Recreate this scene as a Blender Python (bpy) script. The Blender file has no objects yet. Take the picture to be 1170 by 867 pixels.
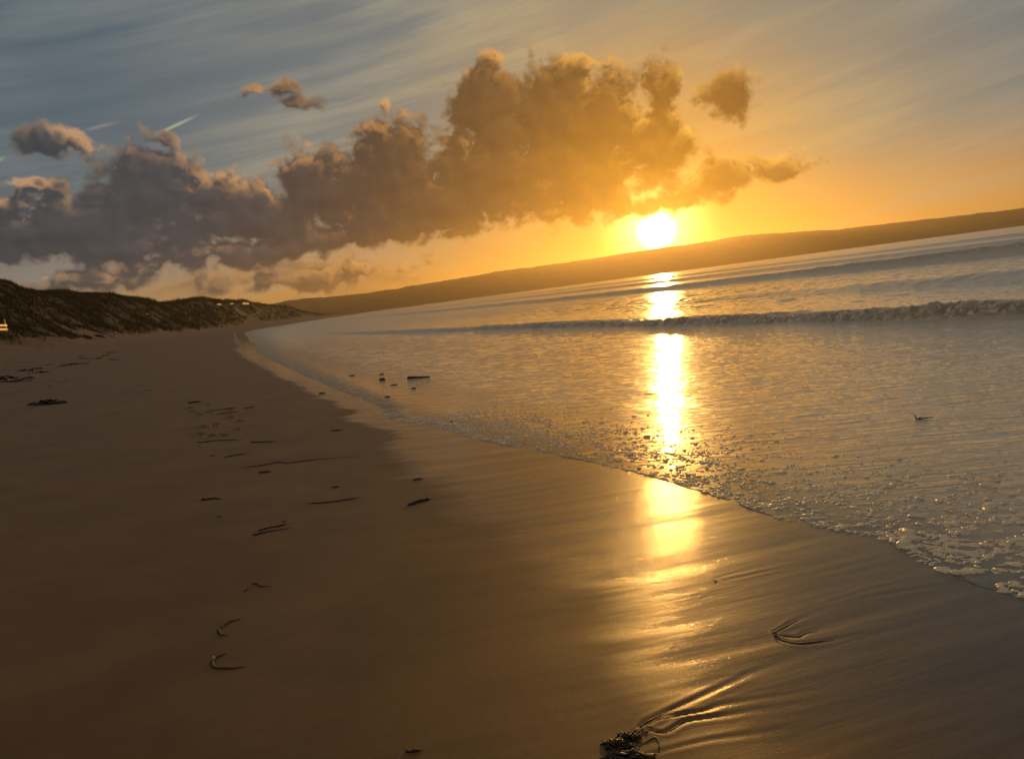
import bpy, math, random
import numpy as np
from mathutils import Matrix, Vector

random.seed(7)
scene = bpy.context.scene
col = scene.collection
R = math.radians

# ------------------------------------------------------------------ camera
EYE = 2.05                       # metres above mean sea level (about 1.5 m above the sand)
PITCH, ROLL, FOV = R(6.49), R(7.5), R(68)
FPX = 585 / math.tan(FOV / 2)
_f = np.array([0, math.cos(PITCH), -math.sin(PITCH)])
_r0 = np.array([1.0, 0, 0]); _u0 = np.array([0, math.sin(PITCH), math.cos(PITCH)])
_R = math.cos(ROLL) * _r0 - math.sin(ROLL) * _u0
_U = math.sin(ROLL) * _r0 + math.cos(ROLL) * _u0
cd = bpy.data.cameras.new('camera'); cam = bpy.data.objects.new('camera', cd); col.objects.link(cam)
cam.matrix_world = Matrix(((_R[0], _U[0], -_f[0], 0), (_R[1], _U[1], -_f[1], 0), (_R[2], _U[2], -_f[2], EYE), (0, 0, 0, 1)))
cd.sensor_fit = 'HORIZONTAL'; cd.angle = FOV; cd.clip_start = 0.05; cd.clip_end = 30000
scene.camera = cam

def ray(px, py):
    d = _f + (px - 585) / FPX * _R - (py - 433.5) / FPX * _U
    return d / np.linalg.norm(d)

def azel(px, py):                # a measured sky direction, degrees
    d = ray(px, py)
    return math.degrees(math.atan2(d[0], d[1])), math.degrees(math.asin(d[2]))

SUN_AZ, SUN_EL = 11.94, 3.05
SUN = np.array([math.sin(R(SUN_AZ)) * math.cos(R(SUN_EL)), math.cos(R(SUN_AZ)) * math.cos(R(SUN_EL)), math.sin(R(SUN_EL))])

# ------------------------------------------------------------------ numpy noise
def _hash(ix, iy, seed):
    h = (ix.astype(np.int64) * 374761393 + iy.astype(np.int64) * 668265263 + seed * 974634777) & 0xFFFFFFFF
    h = ((h ^ (h >> 13)) * 1274126177) & 0xFFFFFFFF
    h = h ^ (h >> 16)
    return (h & 0xFFFF) / 65535.0

def vnoise(x, y, seed=0):
    ix = np.floor(x); iy = np.floor(y); fx = x - ix; fy = y - iy
    fx = fx * fx * fx * (fx * (fx * 6 - 15) + 10); fy = fy * fy * fy * (fy * (fy * 6 - 15) + 10)
    a = _hash(ix, iy, seed); b = _hash(ix + 1, iy, seed); c = _hash(ix, iy + 1, seed); d = _hash(ix + 1, iy + 1, seed)
    return (a + (b - a) * fx) * (1 - fy) + (c + (d - c) * fx) * fy

def fbm(x, y, octv=4, seed=0, gain=0.5):
    s = 0.0; amp = 1.0; tot = 0.0
    for o in range(octv):
        s = s + amp * vnoise(x * 2.03 ** o + 17.3 * o, y * 2.03 ** o - 9.1 * o, seed + o); tot += amp; amp *= gain
    return s / tot - 0.5

def sstep(a, b, x):
    t = np.clip((x - a) / (b - a), 0, 1); return t * t * (3 - 2 * t)

# ------------------------------------------------------------------ the shore: s runs along it, d is metres landward
L0 = np.array([2.4, 2.5]); T = np.array([-0.33, 0.944]); N = np.array([0.944, 0.33])
def shore(x, y):
    vx = x - L0[0]; vy = y - L0[1]
    s = vx * T[0] + vy * T[1]
    d = -(vx * N[0] + vy * N[1])
    d = d + np.where(s > 200, 150 * (np.clip(s - 200, 0, 2000) / 800) ** 2, 0)
    d = d - np.where(s > 1030, (s - 1030) * 1.3, 0)
    return s, d

_es = [-40, -5, 0.93, 1.14, 1.54, 1.98, 2.38, 2.86, 3.51, 4.22, 5.03, 6.23, 7.3, 8.65, 9.53, 10.4, 10.9, 11.35, 12.4, 14.5, 18.9, 26.3, 40.5, 47, 54.8, 65, 86.5, 150, 2000]
_ed = [.2, -.1, -.21, -.18, -.22, -.36, -.17, -.13, -.13, -.06, .05, .32, .6, .70, 1.0, 1.2, 1.12, .93, .98, 1.09, 1.28, 1.6, 2.04, 2.1, 2.3, 1.7, 1.97, 1.5, 1.5]
def edge_q(s, d):                # metres landward of the water's edge
    w = 0.10 * fbm(s * 0.9, d * 0.2, 3, 5) + 0.03 * fbm(s * 6, d * 2, 2, 9)
    return d - np.interp(s, _es, _ed) - w

RIDGE_S = [-400, 0, 250, 475, 620, 700, 800, 880, 960, 1030, 3000]
RIDGE_Z = [16, 16.5, 17, 17.5, 22, 21, 19, 15, 7, 0, 0]

GROOVES = []                     # (world polyline, width, depth) pressed into the sand, filled in below
FOOT = []                        # footprints: (x, y, angle, depth)

def _sp(v, k): return k * np.logaddexp(0, v / k)
def shore_rise(d):               # gentle at the water, steeper beach face above it, easing off again higher up
    return 0.045 * d + 0.075 * (_sp(d - 1.2, .35) - _sp(-1.2, .35)) - .048 * (_sp(d - 6, .8) - _sp(-6.0, .8))

def sand_base(x, y, s, d):
    z = np.where(d > 0, 0.30 + shore_rise(np.minimum(d, 66)), 0)
    dn = np.clip(-d, 0, None)
    z = np.where(d <= 0, 0.30 - 0.045 * dn + 0.0004 * np.minimum(dn, 20) ** 2 - np.clip(dn - 20, 0, 40) * 0.03, z)
    z = np.maximum(z, -2.2)
    top = np.interp(s, RIDGE_S, RIDGE_Z)
    dw = d + 9 * fbm(x * 0.03, y * 0.03, 3, 21) + 3 * fbm(x * 0.15, y * 0.15, 2, 25)
    rise = sstep(27, 60, dw)
    m = sstep(34, 48, dw)
    dz = top * rise - 0.09 * np.clip(d - 62, 0, 60) * (top > 0)
    dz = dz + m * np.clip(top / 12, 0, 1) * (5.0 * fbm(x * 0.03, y * 0.03, 4, 31) + 2.4 * fbm(x * 0.11, y * 0.11, 3, 37))
    return z + dz * (d > 20)

def dry_rough(x, y, s, d):
    # trampled, dry upper beach; strand line; faint undulation of the lower beach
    m = sstep(9, 17, d + 3 * fbm(x * .12, y * .12, 3, 41))
    z = m * (0.16 * fbm(x * 1.1, y * 1.1, 4, 43) - 0.10 * sstep(.08, .3, fbm(x * 1.7, y * 1.7, 2, 47)))
    z = z + 0.02 * fbm(s * 0.35, d * 0.35, 3, 51) * sstep(.5, 4, d)
    return z

def near_sand(x, y, s, d):
    # backwash rills combed down the slope and tiny relief
    m = sstep(-.6, .2, d) * (1 - sstep(2.2, 4.2, d))
    z = m * (0.0060 * fbm(s * 4.5, d * 0.5, 3, 61) + 0.0004 * fbm(s * 22, d * 1.6, 2, 67))
    z = z + 0.0003 * fbm(x * 30, y * 30, 2, 71)
    return z

def press(x, y, z):
    x0, x1, y0, y1 = x.min(), x.max(), y.min(), y.max()
    for pts, w, dep in GROOVES:
        p = np.array(pts)
        lo = p.min(0) - 4 * w; hi = p.max(0) + 4 * w
        if lo[0] > x1 or hi[0] < x0 or lo[1] > y1 or hi[1] < y0: continue
        k = np.nonzero((x > lo[0]) & (x < hi[0]) & (y > lo[1]) & (y < hi[1]))[0]
        if not len(k): continue
        X = x[k]; Y = y[k]; best = np.full(len(k), 1e9); tt = np.zeros(len(k))
        n = len(p) - 1
        for i in range(n):
            a = p[i]; b = p[i + 1]; ab = b - a; L = ab @ ab
            t = np.clip(((X - a[0]) * ab[0] + (Y - a[1]) * ab[1]) / L, 0, 1)
            dd = np.hypot(X - a[0] - t * ab[0], Y - a[1] - t * ab[1])
            sel = dd < best; best = np.where(sel, dd, best); tt = np.where(sel, (i + t) / n, tt)
        fade = 1 - sstep(0.35, 1.0, tt)
        ww = w * (1 + 1.3 * tt)
        z[k] -= dep * fade * (np.exp(-(best / ww) ** 2) - 0.55 * np.exp(-((best - 2.1 * ww) / ww) ** 2))
    for fx, fy, an, dep in FOOT:
        if fx - .4 > x1 or fx + .4 < x0 or fy - .4 > y1 or fy + .4 < y0: continue
        k = np.nonzero((np.abs(x - fx) < .4) & (np.abs(y - fy) < .4))[0]
        if not len(k): continue
        u = (x[k] - fx) * math.cos(an) + (y[k] - fy) * math.sin(an)
        v = -(x[k] - fx) * math.sin(an) + (y[k] - fy) * math.cos(an)
        rr = np.sqrt((u / .14) ** 2 + (v / (.055 - .012 * np.sin(u * 16))) ** 2)
        z[k] += -dep * np.exp(-rr ** 4) + 0.35 * dep * np.exp(-((rr - 1.45) / .3) ** 2)
    return z

def ground_z(x, y):
    x = np.atleast_1d(np.asarray(x, float)); y = np.atleast_1d(np.asarray(y, float))
    s, d = shore(x, y)
    z = sand_base(x, y, s, d) + dry_rough(x, y, s, d) + near_sand(x, y, s, d)
    return press(x, y, z)

def water_level(x, y, s, d, q):
    film = (0.0035 + .0055 * sstep(7, 11, s)) * (1 - np.exp(np.minimum(q, 0) / 0.30)) + 0.012 * sstep(0, 4, -q)
    base = np.where(d > 0, 0.30 + shore_rise(d), 0.30 - 0.045 * np.clip(-d, 0, None) + 0.0004 * np.clip(-d, 0, 20) ** 2)
    return np.where(d < -7, np.maximum(base, 0.0), base) + film

def smooth_floor(a, k=.08):
    return np.where(a > 4 * k, a, k * np.log1p(np.exp(np.clip(a / k, -40, 40))))

BRK_S = [-60, 0, 10.7, 14, 22, 36, 54, 82, 120, 200]
BRK_D = [-19, -15, -13.4, -12.5, -12, -11.1, -9.0, -6.5, -5, -4]
CR_S = [0, 37, 48, 61, 83, 200, 600]
CR_D = [-58, -50.6, -47.1, -44.9, -41.1, -36, -30]
def sea_surface(x, y, s, d, q):
    z = _sp(water_level(x, y, s, d, q), .045) 
    # broken wave rolling in
    wob = 0.9 * fbm(s * .12, d * 0 + 3.3, 3, 81) + .25 * fbm(s * 1.1, d * 0 + 1.7, 3, 83)
    u = np.interp(s, BRK_S, BRK_D) + wob - d
    A = np.interp(s, [0, 12, 30, 60, 85, 110], [.34, .32, .26, .18, .10, .0]) * (0.85 + 1.3 * fbm(s * .22, d * 0 + .4, 4, 85) + .55 * fbm(s * 3.5, d * 1.5, 3, 86))
    prof = sstep(0, .5, u) * np.exp(-np.clip(u - .5, 0, None) / 2.6)
    z = z + A * prof
    fr = sstep(-.05, .15, u) * (1 - sstep(1.2, 3.2, u))
    near = 1 - sstep(70, 130, np.hypot(x, y))
    z = z + fr * near * (0.09 * fbm(x * 2.8, y * 2.8, 5, 87, .6) + .09 * np.abs(fbm(x * 7, y * 7, 3, 89)))
    foam = fr * (1 - .75 * sstep(25, 60, s)) * (1 - sstep(80, 110, s))
    # swells behind it
    def swell(D, A, front, back, seed):
        wb = 2.2 * fbm(s * .05, d * 0 + seed * .37, 3, seed)
        v = D + wb - d
        return A * np.where(v < 0, np.exp(-(v / front) ** 2), np.exp(-(v / back) ** 2))
    zs = swell(np.interp(s, CR_S, CR_D), np.interp(s, [0, 37, 47, 61, 83, 200, 400], [.85, .8, .7, .55, .45, .4, .2]), 1.3, 5, 91)
    zs = zs + swell(np.interp(s, [0, 19, 26, 60], [-26, -24.9, -25.2, -24]), np.interp(s, [0, 20, 30, 48], [.42, .36, .22, 0]), 1.2, 3.5, 93)
    zs = zs + swell(np.interp(s, CR_S, CR_D) - 38, np.interp(s, [0, 60, 120, 300, 600], [.35, .5, .5, .35, .0]), 2.0, 7, 95)
    zs = zs + swell(np.interp(s, CR_S, CR_D) - 95, np.interp(s, [0, 60, 200, 500, 900], [.5, .6, .6, .5, .0]), 3.0, 10, 97)
    z = z + zs
    foam = np.maximum(foam, .75 * sstep(.25, .6, zs) * (d < -35) * (1 - sstep(90, 160, s)))
    # chop
    off = sstep(13, 22, -d)
    r = np.hypot(x, y)
    z = z + off * .10 * fbm(s * .35, d * .8, 3, 101) + off * .11 * fbm(x * 1.3, y * 1.3, 4, 103) * (1 - sstep(60, 140, r))
    z = z + off * .045 * fbm(x * 1.2, y * 4.5, 3, 115) * (1 - sstep(60, 140, r))
    mid = sstep(.6, 3.5, -q) * (1 - off)
    z = z + mid * (.012 * fbm(x * .9, y * 2.4, 3, 107) + .010 * fbm(s * .9, d * 2.2, 3, 109) + .017 * fbm(x * 2.0, y * 8, 4, 111, .6))
    # little secondary bore crossing the swash sheet
    v = np.interp(s, [8, 14, 22, 36, 50], [-3.2, -2.2, -2.0, -2.6, -3]) + .4 * fbm(s * .6, d * 0, 2, 113) - d
    z = z + .012 * sstep(0, .6, v) * np.exp(-np.clip(v, 0, None) / .9) * sstep(16, 26, s) * (1 - sstep(34, 50, s))
    return z, foam, zs

# ------------------------------------------------------------------ mesh helpers
def radii(r0, parts):
    out = [r0]
    for lim, ratio in parts:
        while out[-1] < lim: out.append(out[-1] * (1 + ratio))
    return np.array(out)

def mesh_from_grid(name, X, Y, Z, uv=None, attrs=None, keep=None, closed=False, mat=None):
    nr, nc = X.shape
    co = np.stack([X, Y, Z], -1).reshape(-1, 3).astype(np.float32)
    i = np.arange(nr - 1)[:, None]; cc = nc if closed else nc - 1
    j = np.arange(cc)[None, :]; j2 = (j + 1) % nc
    quads = np.stack([i * nc + j, i * nc + j2, (i + 1) * nc + j2, (i + 1) * nc + j], -1).reshape(-1, 4)[:, ::-1]
    if keep is not None:
        k = keep.reshape(-1)
        quads = quads[k[quads].any(1)]
        used = np.zeros(len(co), bool); used[quads.ravel()] = True
        remap = np.cumsum(used) - 1
        quads = remap[quads]; co = co[used]
    else: used = None
    me = bpy.data.meshes.new(name)
    me.vertices.add(len(co)); me.vertices.foreach_set('co', co.ravel())
    me.loops.add(quads.size); me.loops.foreach_set('vertex_index', quads.ravel().astype(np.int32))
    me.polygons.add(len(quads))
    me.polygons.foreach_set('loop_start', np.arange(0, quads.size, 4, dtype=np.int32))
    me.polygons.foreach_set('loop_total', np.full(len(quads), 4, np.int32))
    me.polygons.foreach_set('use_smooth', np.ones(len(quads), bool))
    me.update(calc_edges=True)
    sel = (lambda a: a.reshape(-1)[used]) if used is not None else (lambda a: a.reshape(-1))
    if uv is not None:
        at = me.attributes.new('shore', 'FLOAT_VECTOR', 'POINT')
        v = np.stack([sel(uv[0]), sel(uv[1]), np.zeros(len(co))], -1).astype(np.float32)
        at.data.foreach_set('vector', v.ravel())
    for nm, a in (attrs or {}).items():
        at = me.attributes.new(nm, 'FLOAT', 'POINT'); at.data.foreach_set('value', sel(a).astype(np.float32))
    o = bpy.data.objects.new(name, me); col.objects.link(o)
    if mat: me.materials.append(mat)
    return o

def polar(az, r):
    A, RR = np.meshgrid(az, r)
    return RR * np.sin(A), RR * np.cos(A)

# ------------------------------------------------------------------ node helper
class NT:
    def __init__(self, nt): self.nt = nt; self.n = nt.nodes; self.l = nt.links
    def node(self, t, ins=None, **kw):
        nd = self.n.new(t)
        for k, v in kw.items(): setattr(nd, k, v)
        for k, v in (ins or {}).items(): self.put(nd.inputs[k], v)
        return nd
    def put(self, sock, v):
        if isinstance(v, bpy.types.NodeSocket): self.l.new(v, sock)
        elif isinstance(v, bpy.types.Node): self.l.new(v.outputs[0], sock)
        else:
            if hasattr(sock.default_value, '__len__') and not isinstance(v, (tuple, list)): v = (v,) * len(sock.default_value)
            if sock.type == 'RGBA' and len(v) == 3: v = tuple(v) + (1,)
            sock.default_value = v
    def m(self, op, a, b=None, c=None, clamp=False):
        nd = self.n.new('ShaderNodeMath'); nd.operation = op; nd.use_clamp = clamp
        for i, v in enumerate((a, b, c)):
            if v is not None: self.put(nd.inputs[i], v)
        return nd.outputs[0]
    def v(self, op, a, b=None, c=None):
        nd = self.n.new('ShaderNodeVectorMath'); nd.operation = op
        for i, x in enumerate((a, b, c)):
            if x is None: continue
            if op == 'SCALE' and i == 1: self.put(nd.inputs['Scale'], x)
            else: self.put(nd.inputs[i], x)
        return nd.outputs['Value'] if op in ('LENGTH', 'DOT_PRODUCT', 'DISTANCE') else nd.outputs[0]
    def xyz(self, x, y, z=0.0):
        return self.node('ShaderNodeCombineXYZ', {0: x, 1: y, 2: z}).outputs[0]
    def map(self, val, a, b, c=0.0, d=1.0, smooth=True):
        nd = self.node('ShaderNodeMapRange', {'Value': val, 'From Min': a, 'From Max': b, 'To Min': c, 'To Max': d})
        nd.interpolation_type = 'SMOOTHSTEP' if smooth else 'LINEAR'
        return nd.outputs[0]
    def mix(self, f, a, b, blend='MIX'):
        nd = self.n.new('ShaderNodeMix'); nd.data_type = 'RGBA'; nd.blend_type = blend
        self.put(nd.inputs[0], f); self.put(nd.inputs[6], a); self.put(nd.inputs[7], b)
        return nd.outputs[2]
    def noise(self, vec, scale, detail=3.0, rough=0.5, dist=0.0, dim='3D'):
        nd = self.node('ShaderNodeTexNoise', {'Vector': vec, 'Scale': scale, 'Detail': detail, 'Roughness': rough, 'Distortion': dist})
        nd.noise_dimensions = dim
        return nd.outputs[0]
    def voro(self, vec, scale, detail=0.0, rough=0.5, feature='F1', rnd=1.0):
        nd = self.n.new('ShaderNodeTexVoronoi'); nd.feature = feature
        if 'Detail' in nd.inputs: nd.normalize = False
        self.put(nd.inputs['Vector'], vec); self.put(nd.inputs['Scale'], scale)
        self.put(nd.inputs['Detail'], detail); self.put(nd.inputs['Roughness'], rough); self.put(nd.inputs['Randomness'], rnd)
        return nd.outputs['Distance']
    def ramp(self, f, stops, interp='LINEAR'):
        nd = self.n.new('ShaderNodeValToRGB'); nd.color_ramp.interpolation = interp
        e = nd.color_ramp.elements
        while len(e) < len(stops): e.new(0.5)
        for q, (p, c) in zip(e, stops): q.position = p; q.color = tuple(c) + (1,)
        self.put(nd.inputs[0], f); return nd.outputs[0]

def srgb(r, g, b):
    f = lambda c: (c / 255 / 12.92) if c / 255 <= .04045 else ((c / 255 + .055) / 1.055) ** 2.4
    return (f(r), f(g), f(b))

def material(name):
    m = bpy.data.materials.new(name); m.use_nodes = True
    nt = NT(m.node_tree); nt.n.clear()
    out = nt.n.new('ShaderNodeOutputMaterial'); bs = nt.n.new('ShaderNodeBsdfPrincipled')
    nt.l.new(bs.outputs[0], out.inputs[0])
    return m, nt, bs, out
def attr(nt, name, what='Fac'):
    nd = nt.n.new('ShaderNodeAttribute'); nd.attribute_name = name; return nd.outputs[what]

def tag(o, label=None, cat=None, group=None, kind=None):
    if label: o['label'] = label
    if cat: o['category'] = cat
    if group: o['group'] = group
    if kind: o['kind'] = kind
    return o

# ------------------------------------------------------------------ sky
world = bpy.data.worlds.new('World'); scene.world = world; world.use_nodes = True
w = NT(world.node_tree); w.n.clear()
def build_sky():
    gen = w.node('ShaderNodeTexCoord').outputs['Generated']
    dirn = w.v('NORMALIZE', gen)
    sp = w.node('ShaderNodeSeparateXYZ', {0: dirn})
    az = w.m('MULTIPLY', w.m('ARCTAN2', sp.outputs[0], sp.outputs[1]), 57.2958)
    el = w.m('MULTIPLY', w.m('ARCSINE', sp.outputs[2]), 57.2958)
    p = w.xyz(az, el)
    sunang = w.m('MULTIPLY', w.m('ARCCOSINE', w.m('MINIMUM', w.v('DOT_PRODUCT', dirn, tuple(SUN)), 1.0)), 57.2958)
    sa = w.m('DIVIDE', sunang, 60.0, clamp=True)

    sky = w.n.new('ShaderNodeTexSky'); sky.sky_type = 'NISHITA'; sky.sun_disc = False
    sky.sun_elevation = R(SUN_EL); sky.sun_rotation = R(SUN_AZ); sky.air_density = 1.0; sky.dust_density = 1.5; sky.ozone_density = 1.5
    base = w.v('SCALE', sky.outputs[0], SKYK)

    # ---- high thin cirrus veil, streaks fanning from the lower left
    ca = R(5)
    cv = w.xyz(w.m('ADD', w.m('MULTIPLY', az, .06 * math.cos(ca)), w.m('MULTIPLY', el, .06 * math.sin(ca))),
               w.m('ADD', w.m('MULTIPLY', az, -.42 * math.sin(ca)), w.m('MULTIPLY', el, .42 * math.cos(ca))))
    cv2 = w.xyz(w.m('ADD', w.m('MULTIPLY', az, .05 * .985), w.m('MULTIPLY', el, .05 * .17)),
                w.m('ADD', w.m('MULTIPLY', az, -1.0 * .17), w.m('MULTIPLY', el, 1.0 * .985)))
    n1 = w.noise(cv, 1.0, 6.0, .55, .6); n2 = w.noise(cv2, 1.0, 7.0, .62, .5)
    big = w.noise(w.xyz(w.m('MULTIPLY', az, .045), w.m('MULTIPLY', el, .09)), 1.0, 2.0)
    ci = w.m('MULTIPLY', w.map(w.m('ADD', w.m('MULTIPLY', n1, .5), w.m('MULTIPLY', n2, .5)), .36, .68), w.map(big, .30, .62, .25, 1.0))
    cic = w.ramp(sa, [(0, srgb(245, 178, 74)), (.2, srgb(206, 172, 112)), (.38, srgb(184, 170, 138)), (.7, srgb(136, 142, 142)), (1, srgb(106, 108, 106))])
    # clear sky behind: measured tint of the photograph's sky laid over the physical one
    grad = w.ramp(sa, [(0, srgb(236, 160, 40)), (.12, srgb(196, 142, 66)), (.25, srgb(144, 134, 114)), (.40, srgb(114, 121, 122)), (.65, srgb(84, 100, 112)), (1, srgb(88, 96, 104))])
    lowc = w.ramp(sa, [(0, srgb(244, 164, 34)), (.25, srgb(230, 154, 46)), (.5, srgb(218, 154, 68)), (.8, srgb(186, 150, 100)), (1, srgb(140, 135, 125))])
    low = w.map(el, 0.0, 8.5, 1.0, 0.0)
    clear = w.mix(low, grad, lowc)
    clear = w.mix(0.10, clear, base)
    c = w.mix(w.m('MULTIPLY', ci, .66), clear, cic)
    c = w.mix(w.map(el, 32.0, 75.0), c, srgb(196, 166, 120))  # warm bright overhead sky, out of view, added to lift fill on foam and sand
    # contrails
    for (a, b, wd, st) in (((172, 157), (230, 130), .16, .55), ((92, 150), (140, 138), .2, .18), ((-30, 195), (8, 178), .18, .5), ((360, 82), (430, 55), .9, .06), ((470, 30), (560, 2), 1.2, .08), ((800, 75), (890, 12), .8, .08)):
        A = azel(*a); B = azel(*b)
        dx, dy = B[0] - A[0], B[1] - A[1]; L = math.hypot(dx, dy); ux, uy = dx / L, dy / L
        rel = w.v('SUBTRACT', p, (A[0], A[1], 0))
        t = w.v('DOT_PRODUCT', rel, (ux / L, uy / L, 0)); q = w.m('ABSOLUTE', w.m('ADD', w.v('DOT_PRODUCT', rel, (-uy, ux, 0)), w.m('MULTIPLY', w.m('SUBTRACT', n2, .5), .25)))
        mk = w.m('MULTIPLY', w.map(q, 0, wd, 1, 0), w.m('MULTIPLY', w.map(t, -.02, .35), w.map(t, .55, 1.05, 1, 0)))
        c = w.mix(w.m('MULTIPLY', mk, st), c, srgb(205, 195, 170))

    # ---- cumulus bank: group that returns density at a sky position
    g = bpy.data.node_groups.new('cloud_density', 'ShaderNodeTree')
    g.interface.new_socket('P', in_out='INPUT', socket_type='NodeSocketVector')
    g.interface.new_socket('D', in_out='OUTPUT', socket_type='NodeSocketFloat')
    G = NT(g); gi = G.n.new('NodeGroupInput'); go = G.n.new('NodeGroupOutput')
    P = gi.outputs[0]
    wn = G.n.new('ShaderNodeTexNoise'); G.put(wn.inputs['Vector'], P); wn.inputs['Scale'].default_value = .22; wn.inputs['Detail'].default_value = 4
    warp = G.v('SCALE', G.v('SUBTRACT', wn.outputs['Color'], (.5, .5, .5)), 2.0)
    Q = G.v('ADD', P, G.v('MULTIPLY', warp, (1, .7, 0)))
    # (x, y, half width, up, down) in photograph pixels -> degrees of sky
    B = [(120, 282, 150, 28, 24), (300, 285, 160, 24, 20), (480, 258, 120, 26, 18), (748, 236, 110, 18, 13), (95, 262, 110, 50, 30), (170, 215, 75, 55, 60), (240, 225, 50, 30, 40), (40, 270, 70, 30, 25), (20, 150, 0, 0, 0),
         (300, 250, 110, 45, 30), (380, 215, 75, 45, 60), (450, 190, 60, 60, 80), (350, 190, 45, 28, 40), (560, 120, 55, 50, 80), (640, 120, 80, 55, 100), (690, 125, 40, 50, 90),
         (560, 200, 100, 60, 60), (660, 210, 100, 60, 48), (500, 235, 110, 40, 30), (755, 100, 26, 38, 60), (750, 170, 50, 45, 55), (820, 205, 65, 22, 26), (885, 198, 45, 22, 20), (925, 190, 22, 10, 10),
         (828, 100, 34, 26, 30), (835, 125, 22, 15, 22), (55, 158, 36, 17, 24), (60, 215, 45, 16, 16), (318, 102, 38, 9, 9), (350, 118, 26, 12, 10), (430, 270, 120, 22, 14), (250, 290, 140, 20, 14),
         (190, 160, 20, 14, 12), (150, 170, 20, 14, 14), (700, 232, 75, 22, 16), (640, 244, 80, 20, 12), (800, 222, 50, 16, 12), (110, 320, 90, 14, 20), (350, 318, 120, 14, 14), (520, 268, 60, 14, 10)]
    f = None
    for x, y, rx, ru, rd in B:
        if not rx: continue
        A = azel(x, y); k = 1 / (FPX * math.pi / 180 * (1 + ((x - 585) / FPX) ** 2))
        k = 180 / math.pi / FPX / (1 + .6 * (((x - 585) / FPX) ** 2 + ((y - 433) / FPX) ** 2))
        ka, ku, kd = 1 / (1.18 * rx * k), 1 / (1.14 * ru * k), 1 / (1.15 * rd * k)
        va = G.v('MULTIPLY_ADD', Q, (ka, ku, 0), (-A[0] * ka, -A[1] * ku, 0))
        vb = G.v('MULTIPLY_ADD', Q, (-ka, -kd, 0), (A[0] * ka, A[1] * kd, 0))
        L = G.v('LENGTH', G.v('MAXIMUM', va, vb))
        am = min(1.0, .22 + min(rx, ru) / 45)
        fi = G.m('MULTIPLY_ADD', L, -am, am)
        f = fi if f is None else G.m('SMOOTH_MAX', f, fi, .22)
    nA = G.noise(Q, .50, 8.0, .56)
    v1 = G.voro(Q, .68, 2.0, .42)
    D = G.m('ADD', f, G.m('ADD', G.m('MULTIPLY', G.m('SUBTRACT', nA, .5), 1.25), G.m('MULTIPLY_ADD', v1, -.42, .33)))
    G.put(go.inputs[0], D)
    def dens(pos):
        nd = w.n.new('ShaderNodeGroup'); nd.node_tree = g; w.put(nd.inputs[0], pos); return nd.outputs[0]
    D0 = dens(p)
    tosun = w.v('NORMALIZE', w.v('ADD', w.v('SCALE', w.v('NORMALIZE', w.v('SUBTRACT', (SUN_AZ, SUN_EL, 0), p)), .45), (.25, .95, 0)))
    D1 = dens(w.v('ADD', p, w.v('SCALE', tosun, .75)))
    alpha = w.map(D0, -.03, .36)
    # light leaking through thin edges and over the tops
    lit = w.m('MULTIPLY', w.map(w.m('SUBTRACT', D0, D1), .02, .42), w.map(D0, .75, .12))
    patchy = w.map(w.noise(p, .16, 2.0), .38, .60, .25, 1.0)
    thin = w.map(D0, .30, .04)
    body = w.ramp(sa, [(0, srgb(206, 134, 26)), (.08, srgb(158, 104, 30)), (.2, srgb(112, 80, 44)), (.36, srgb(80, 66, 56)), (.55, srgb(68, 70, 74)), (1, srgb(60, 68, 76))])
    rim = w.ramp(sa, [(0, srgb(255, 214, 90)), (.15, srgb(255, 190, 86)), (.35, srgb(240, 172, 98)), (.65, srgb(222, 170, 118)), (1, srgb(190, 160, 130))])
    relief = w.map(w.m('SUBTRACT', D0, D1), -.5, .5, .80, 1.25, smooth=False)
    lowglow = w.map(el, 1.0, 6.5, 1.0, 0.0)
    bodyc = w.mix(w.m('MULTIPLY', lowglow, w.map(sa, .5, .15, .12, .5)), w.v('SCALE', body, relief), lowc)
    cc = w.mix(w.m('MULTIPLY', thin, w.m('MULTIPLY', patchy, .32)), bodyc, rim)
    cc = w.mix(w.m('MULTIPLY', lit, w.m('MULTIPLY', patchy, .9)), cc, rim)
    # second, far hazy layer of low cloud along the horizon
    fn = w.noise(w.xyz(w.m('MULTIPLY', az, .16), w.m('MULTIPLY', el, .42)), 1.0, 7.0, .58, .5)
    far = w.m('MULTIPLY', w.m('MULTIPLY', w.map(fn, .44, .62), w.map(el, 7.5, 4.0)), w.map(az, 6.0, -6.0))
    farc = w.mix(w.map(fn, .5, .72), w.ramp(sa, [(0, srgb(246, 172, 60)), (.3, srgb(214, 150, 74)), (.6, srgb(160, 126, 92)), (1, srgb(112, 104, 98))]), w.ramp(sa, [(0, srgb(225, 150, 44)), (.3, srgb(160, 116, 66)), (.6, srgb(104, 90, 78)), (1, srgb(88, 84, 82))]))
    c = w.mix(w.m('MULTIPLY', far, .75), c, farc)
    c = w.mix(alpha, c, cc)
    # aureole: forward scattering round the low sun, then the sun itself, both dimmed where the cloud covers them
    g1 = w.m('EXPONENT', w.m('MULTIPLY', w.m('POWER', w.m('DIVIDE', sunang, 2.3), 2.0), -1.0))
    g2 = w.m('EXPONENT', w.m('DIVIDE', sunang, -4.6))
    cover = w.map(D0, -.05, .5, 1.0, .05)
    au = w.v('ADD', w.v('SCALE', (1.0, .62, .16), w.m('MULTIPLY', w.m('MULTIPLY', g1, AUR), cover)), w.v('SCALE', (1.0, .46, .03), w.m('MULTIPLY', g2, .24)))
    disc = w.map(sunang, .5, 1.7, 1.0, 0.0)
    au = w.v('ADD', au, w.v('SCALE', (1.0, .82, .5), w.m('MULTIPLY', w.m('MULTIPLY', disc, cover), 5.0)))
    tot = w.v('ADD', c, au)
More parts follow.
